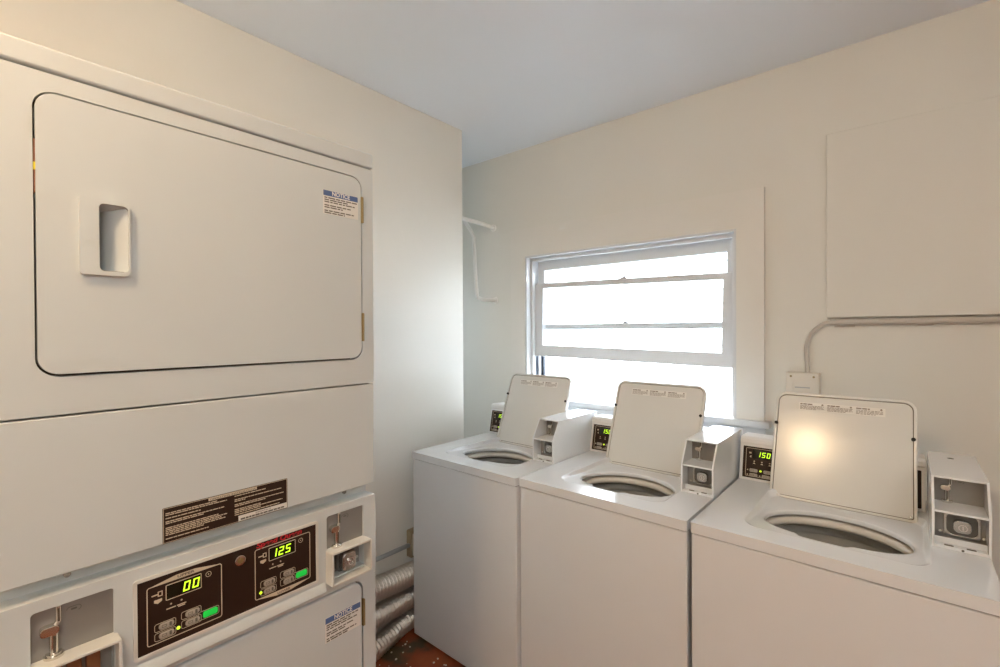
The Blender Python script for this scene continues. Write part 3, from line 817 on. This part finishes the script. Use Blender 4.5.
    fl2 = lambda u, v, w: fl(u, v, w-.001)
    b = BM(); u0, u1, v0, v1 = .075, .327, ll-.064, ll-.034
    rect(b, fl2, u0, u1, v0, v1, 0, .0005); bp_ = b
    b = BM(); f3 = lambda u, v, w: fl2(u, v, w+.0005)
    for k in range(3):
        a0 = u0 + .004 + k*.084; a1 = a0 + .072
        scribble(b, f3, a0, a0+.038, v1-.0085, .0042, .006, .016, .002)
        disc(b, f3, a1-.003, v1-.006, .0032, 0, .0006, 10)
    bh_ = b; b = BM()
    for k in range(3):
        a0 = u0 + .004 + k*.084; a1 = a0 + .074
        for j in range(4): scribble(b, f3, a0, a1 - (.02 if j == 3 else 0), v1-.0135-j*.0044, .0018, .004, .012, .002)
    objm('warning_label', [(bp_, 'paperl'), (bh_, 'faint'), (b, 'faint')], LID, wn=False)
    b = BM(); plate(b, fl, rrect(.004, lw-.004, -.006, .0005, .001), (), -.016, .0025); obj('hinge_gap_strip', b, 'seam', LID)  # brown strip paints the dark hinge gap together with its grime
    console(t, '150')
    coin_meter(t)
    return t

TH = rad(-.68)
wm = make_washer()
spots = [(-1.836, 1.493, 1.0, 'white top-loading washer at the left end beside the left wall, lid open'),
         (-1.169, 1.500, 1.012, 'white top-loading washer in the middle below the window, lid open'),
         (-.489, 1.494, 1.02, 'white top-loading washer at the right below the switch box, lid open')]
for i, (x, y, sx, lab) in enumerate(spots):
    o = wm if i == 0 else copy_tree(wm)
    o.location = (x, y, 0); o.rotation_euler = (0, 0, TH); o.scale = (sx, 1, 1)
    tag(o, lab, 'washing machine', 'row of washing machines under the window')

# ------------------------------------------------------------------ lamp on the ceiling behind the camera
def light(kind, name, loc, power, col, **k):
    l = bpy.data.lights.new(name, kind); l.energy = power; l.color = col
    for a, v in k.items(): setattr(l, a, v)
    o = bpy.data.objects.new(name, l); COL.objects.link(o); o.location = loc
    return o
def lamp(x, y, label, power, col, glow):
    lt = thing('ceiling_lamp', label, 'lamp', (x, y, ZC))
    b = BM(); lathe(b, [(0, ZC), (.15, ZC), (.15, ZC-.02), (.14, ZC-.03), (0, ZC-.03)], x, y, 40); obj('base', b, 'trimw', lt)
    b = BM(); lathe(b, [(.14, ZC-.03), (.138, ZC-.06), (.11, ZC-.095), (.06, ZC-.115), (0, ZC-.12)], x, y, 40); obj('shade', b, mat('lamp_glass', (.9, .85, .75), .4, emit=col, estr=glow), lt)
    light('POINT', 'ceiling_bulb', (x, y, ZC-.25), power, col, shadow_soft_size=.12)
lamp(-.66, -.44, 'round glass ceiling lamp behind the viewpoint', 7.2, (1., .70, .40), 60.)
lamp(1.15, -.7, 'round glass ceiling lamp behind and to the right of the viewpoint', 17, (1., .995, .985), 12.)

# daylight
sun = light('SUN', 'sun', (0, -5, 8), 40, (.95, .97, 1.), angle=rad(.6))
sun.rotation_euler = Vector((.25, .72, -.85)).to_track_quat('-Z', 'Y').to_euler()
wd = bpy.data.worlds.new('sky'); SC.world = wd; wd.use_nodes = True
bg = wd.node_tree.nodes['Background']; bg.inputs['Color'].default_value = (.72, .86, 1., 1); bg.inputs['Strength'].default_value = 2.8
po = light('AREA', 'window_portal', ((OX0+OX1)/2, YB+.16, (OZ0+OZ1)/2), 1, (1, 1, 1), shape='RECTANGLE', size=OX1-OX0, size_y=OZ1-OZ0)
po.rotation_euler = (rad(90), 0, 0)
po.rotation_euler = Vector((0, -1, 0)).to_track_quat('-Z', 'Z').to_euler()
po.data.cycles.is_portal = True

# ------------------------------------------------------------------ camera
f_px, yaw, pit, rol = 469.09, rad(40.165), rad(-.4157), rad(-.2915)
F0 = Vector((-math.sin(yaw), math.cos(yaw), 0)); R0 = Vector((math.cos(yaw), math.sin(yaw), 0)); U0 = Vector((0, 0, 1))
Fw = F0*math.cos(pit) + U0*math.sin(pit); U1 = U0*math.cos(pit) - F0*math.sin(pit)
Rw = R0*math.cos(rol) + U1*math.sin(rol); Uw = U1*math.cos(rol) - R0*math.sin(rol)
cd = bpy.data.cameras.new('camera'); cam = bpy.data.objects.new('camera', cd); COL.objects.link(cam)
cam.matrix_world = Matrix(((Rw.x, Uw.x, -Fw.x, 0), (Rw.y, Uw.y, -Fw.y, 0), (Rw.z, Uw.z, -Fw.z, 1.52), (0, 0, 0, 1)))
cd.sensor_width = 36; cd.lens = f_px*36/1000; cd.clip_start = .02
SC.camera = cam
SC.view_settings.view_transform = 'Standard'; SC.view_settings.look = 'None'; SC.view_settings.gamma = 1
SC.view_settings.use_curve_mapping = False
SC.view_settings.exposure = .1
SC.cycles.use_denoising = True
SC.cycles.max_bounces = 10; SC.cycles.diffuse_bounces = 6
